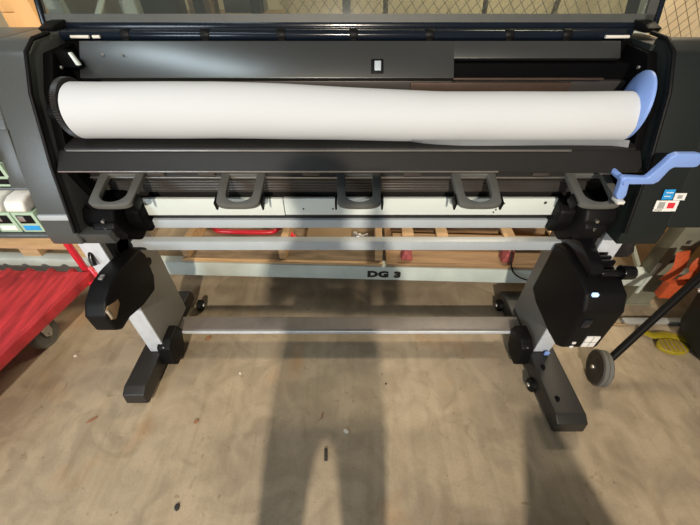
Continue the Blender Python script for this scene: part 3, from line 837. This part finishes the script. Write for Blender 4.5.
# dark grey tub with bright rim
b = new(); cx, cy = 1.82, .93
lathe(b, (cx, cy, .03), (cx, cy, .50), [(0, 0), (.20, 0), (.235, .06), (.30, 1), (.288, 1), (.225, .10), (0, .08)], 48)
tb = tag(obj('round_tub', b, 'housing2'), 'dark grey tub with a pale rim at the right edge', 'tub')
b = new()
tube(b, [(cx + .302 * math.cos(2 * math.pi * k / 48), cy + .302 * math.sin(2 * math.pi * k / 48), .505) for k in range(49)], .008, seg=8)
obj('rim', b, 'steel', tb)
for k in range(3):
    a_ = 2.1 * k + .3
    obj('rubber_foot', cyl(new(), (cx + .16 * math.cos(a_), cy + .16 * math.sin(a_), 0), (cx + .16 * math.cos(a_), cy + .16 * math.sin(a_), .031), .02), 'black', tb)

# floor items at the right
b = new(); bx(b, 1.40, 1.76, 1.105, 1.135, .001, .022, .004); tag(obj('white_stick', b, 'print'), 'white strip lying on the floor behind the yellow pieces', 'stick')
def yellow(x, y, rz, label):
    mx = Matrix.Translation((x, y, .001)) @ Matrix.Rotation(rz, 4, 'Z')
    o = thing('yellow_wheel_chock', label, 'plastic block', (x, y, 0))
    b = new(); pts = []
    for k in range(20):
        a_ = 2 * math.pi * k / 20; pts.append((.075 * math.cos(a_) * (1 if math.cos(a_) > 0 else .9), .042 * math.sin(a_)))
    prism(b, pts, 0, .022, axis='Z', b=.006, mx=mx, seg=3); bd = obj('body', b, 'yellow', o)
    for k in range(5):
        b = new(); bx(b, -.05 + k * .022, -.043 + k * .022, -.030, .030, .0215, .0265, .002, mx); obj('rib', b, 'carton', bd)
yellow(1.545, .965, -.1, 'ribbed yellow plastic piece on the floor near the hand truck wheel')
yellow(1.72, .90, -.5, 'yellow plastic piece half cut off by the right edge')
b = new(); tube(b, [(1.45, 1.07, .012), (1.50, 1.03, .014), (1.58, 1.03, .014), (1.66, 1.0, .014), (1.78, .99, .012)], (.006, .022), smooth=5, seg=8, flat=(0, 0, 1))
tag(obj('yellow_strap', b, 'yellow'), 'crumpled yellow strap between the white strip and the yellow pieces', 'strap')
b = new(); tube(b, [(1.28, 1.20, .006), (1.33, 1.16, .008), (1.31, 1.12, .006), (1.40, 1.10, .006), (1.43, 1.14, .006)], .006, smooth=5)
tag(obj('rope_scrap', b, 'carton'), 'tan scrap of rope on the floor under the rack', 'rope')
# thin dark cable hanging behind the right leg
b = new(); tube(b, [(.80, 1.33, .36), (.80, 1.262, .26), (.86, 1.245, .20), (1.0, 1.22, .17), (1.1, 1.25, .06)], .004, smooth=6, seg=8)
tag(obj('cable', b, 'black'), 'thin dark cable hanging over the beam behind the right leg', 'cable')

# debris on the floor
def bit(x, y, sx_, sy_, h, rz, m, name, label):
    b = new(); mx = Matrix.Translation((x, y, .0005)) @ Matrix.Rotation(rz, 4, 'Z')
    pts = [(sx_ * math.cos(a_) * random.uniform(.8, 1.1), sy_ * math.sin(a_) * random.uniform(.8, 1.1)) for a_ in [2 * math.pi * k / 7 for k in range(7)]]
    prism(b, pts, 0, h, axis='Z', b=h * .25, mx=mx)
    tag(obj(name, b, m), label, 'debris', 'small debris on the concrete floor')
b = new(); bx(b, -.0065, .0065, -.022, .022, 0, .008, .002, Matrix.Translation((-.092, .488, .0005)) @ Matrix.Rotation(.05, 4, 'Z'))
tag(obj('plastic_scrap', b, 'dirt'), 'small black oblong scrap on the floor at the photographer shadow', 'debris', 'small debris on the concrete floor')
bit(-.016, .575, .014, .009, .005, -.5, 'chip', 'paint_chip', 'white paint chip to the right of the black oblong scrap')
bit(-.115, .64, .003, .018, .003, -.15, 'leaf', 'splinter', 'thin brown splinter just above the black oblong scrap')
bit(-.63, .615, .012, .010, .004, .6, 'leaf', 'dry_leaf', 'curled reddish leaf scrap in the lit floor left of the shadow')
bit(-1.06, .62, .006, .022, .004, -.9, 'leaf', 'twig', 'short brown twig on the floor at the far left')
bit(-.60, .32, .010, .012, .005, .3, 'dirt', 'gravel_bit', 'dark grit lump near the bottom, left of the shadow')
bit(-.70, 1.02, .016, .012, .006, .3, 'leaf', 'dry_leaf', 'brown leaf scrap in front of the lower brace at left')
bit(-1.30, .92, .008, .007, .005, .3, 'chip', 'pebble', 'pale pebble beside the red cart')
bit(-.50, .83, .006, .006, .004, .3, 'chip', 'pebble', 'small pale pebble in front of the lower brace at left')
bit(.16, .78, .005, .005, .003, .3, 'dirt', 'gravel_bit', 'tiny dark speck right of the shadow')

# ------------------------------------------------------------------ unseen tapered shape added behind the camera to cast the lower right wedge shadow
es = thing('wedge_shadow_caster', 'unseen grey tapered shape behind the camera, added to cast the wedge shadow near the right foot', 'stand', (.68, -.5, 0))
obj('board', prism(new(), [(.34, .03), (1.02, .03), (.598, .885), (.520, .885)], -.515, -.485, axis='Y', b=.003), 'leg', es)
obj('side_blocker', bx(new(), .30, .52, -.56, -.516, .50, .655, .003), 'leg', es)
obj('base', bx(new(), .32, 1.04, -.62, -.38, 0, .031, .004), 'foot', es)

# ------------------------------------------------------------------ the photographer, behind the camera
ph = thing('person', 'person in dark clothes holding up a phone, behind the camera, casting the central floor shadow', 'person', (-.1, -.36, 0))
def skin(name, joints, edges, m, parent, sub=2):
    me = bpy.data.meshes.new(name); me.from_pydata([j[0] for j in joints], edges, []); me.update()
    o = bpy.data.objects.new(name, me); C.objects.link(o)
    sm = o.modifiers.new('skin', 'SKIN')
    for i, j in enumerate(joints):
        r_ = j[1] if isinstance(j[1], tuple) else (j[1], j[1])
        me.skin_vertices[0].data[i].radius = r_
    me.skin_vertices[0].data[0].use_root = True
    ss = o.modifiers.new('sub', 'SUBSURF'); ss.levels = sub; ss.render_levels = sub
    bpy.context.view_layer.update()
    m2 = bpy.data.meshes.new_from_object(o.evaluated_get(bpy.context.evaluated_depsgraph_get()))
    bpy.data.objects.remove(o); b = new(); b.from_mesh(m2)
    return obj(name, b, m, parent, ang=180)
X0, Y0 = -.095, -.36
J = [((X0, Y0, .92), (.165, .12)), ((X0, Y0, 1.08), (.165, .11)), ((X0, Y0, 1.22), (.18, .11)), ((X0, Y0, 1.32), (.12, .08)), ((X0, Y0 + .01, 1.39), .05), ((X0, Y0 + .03, 1.45), .065), ((X0, Y0 + .035, 1.54), (.078, .09)), ((X0, Y0 + .03, 1.60), .05)]
E_ = [(i, i + 1) for i in range(7)]
for sx in (-1, 1):
    k = len(J)
    J += [((X0 + sx * .105, Y0, .80), .098), ((X0 + sx * .125, Y0 + .02, .46), .066), ((X0 + sx * .130, Y0 - .01, .12), .045), ((X0 + sx * .125, Y0 + .02, .05), .045), ((X0 + sx * .13, Y0 + .14, .035), .035)]
    E_ += [(0, k), (k, k + 1), (k + 1, k + 2), (k + 2, k + 3), (k + 3, k + 4)]
    k = len(J)
    hx = sx * .075
    J += [((X0 + sx * .19, Y0, 1.29), .06), ((X0 + sx * .225, Y0 + .04, 1.07), .045), ((X0 * .5 + hx * 1.3, -.13, 1.33), .032), ((X0 * .3 + hx, -.085, 1.39), .028)]
    E_ += [(3, k), (k, k + 1), (k + 1, k + 2), (k + 2, k + 3)]
skin('body', J, E_, 'cloth', ph)
for sx in (-1, 1):
    hx = X0 * .3 + sx * .075
    for f in range(4):
        zz = 1.385 + f * .019; l_ = (.030, .036, .034, .027)[f]
        skin('finger', [((hx, -.085, zz), .008), ((hx + sx * .010, -.055, zz), .0075), ((hx - sx * .004, -.035, zz), .007), ((hx - sx * l_ * .7, -.032, zz), .006)], [(0, 1), (1, 2), (2, 3)], 'skin', ph, 1)
    skin('thumb', [((hx, -.09, 1.39), .010), ((hx - sx * .012, -.068, 1.425), .009), ((hx - sx * .03, -.062, 1.44), .008)], [(0, 1), (1, 2)], 'skin', ph, 1)
b = new(); t = new(); bmesh.ops.create_uvsphere(t, u_segments=24, v_segments=16, radius=1)
for v in t.verts: v.co = Vector((v.co.x * .083, v.co.y * .098, v.co.z * .075))
merge(b, t, Matrix.Translation((X0, Y0 + .01, 1.60))); obj('hair', b, 'hair', ph, ang=180)
b = new()
prism(b, [(X0 - .012, 1.50), (X0 + .012, 1.50), (X0 + .006, 1.535), (X0 - .006, 1.535)], Y0 + .11, Y0 + .145, axis='Y', b=.004); obj('nose', b, 'skin', ph)
b = new(); bx(b, -.078, .068, -.060, -.052, 1.410, 1.482, .004); tag(obj('smartphone', b, 'gloss'), 'black phone held out in both hands behind the camera position', 'phone')
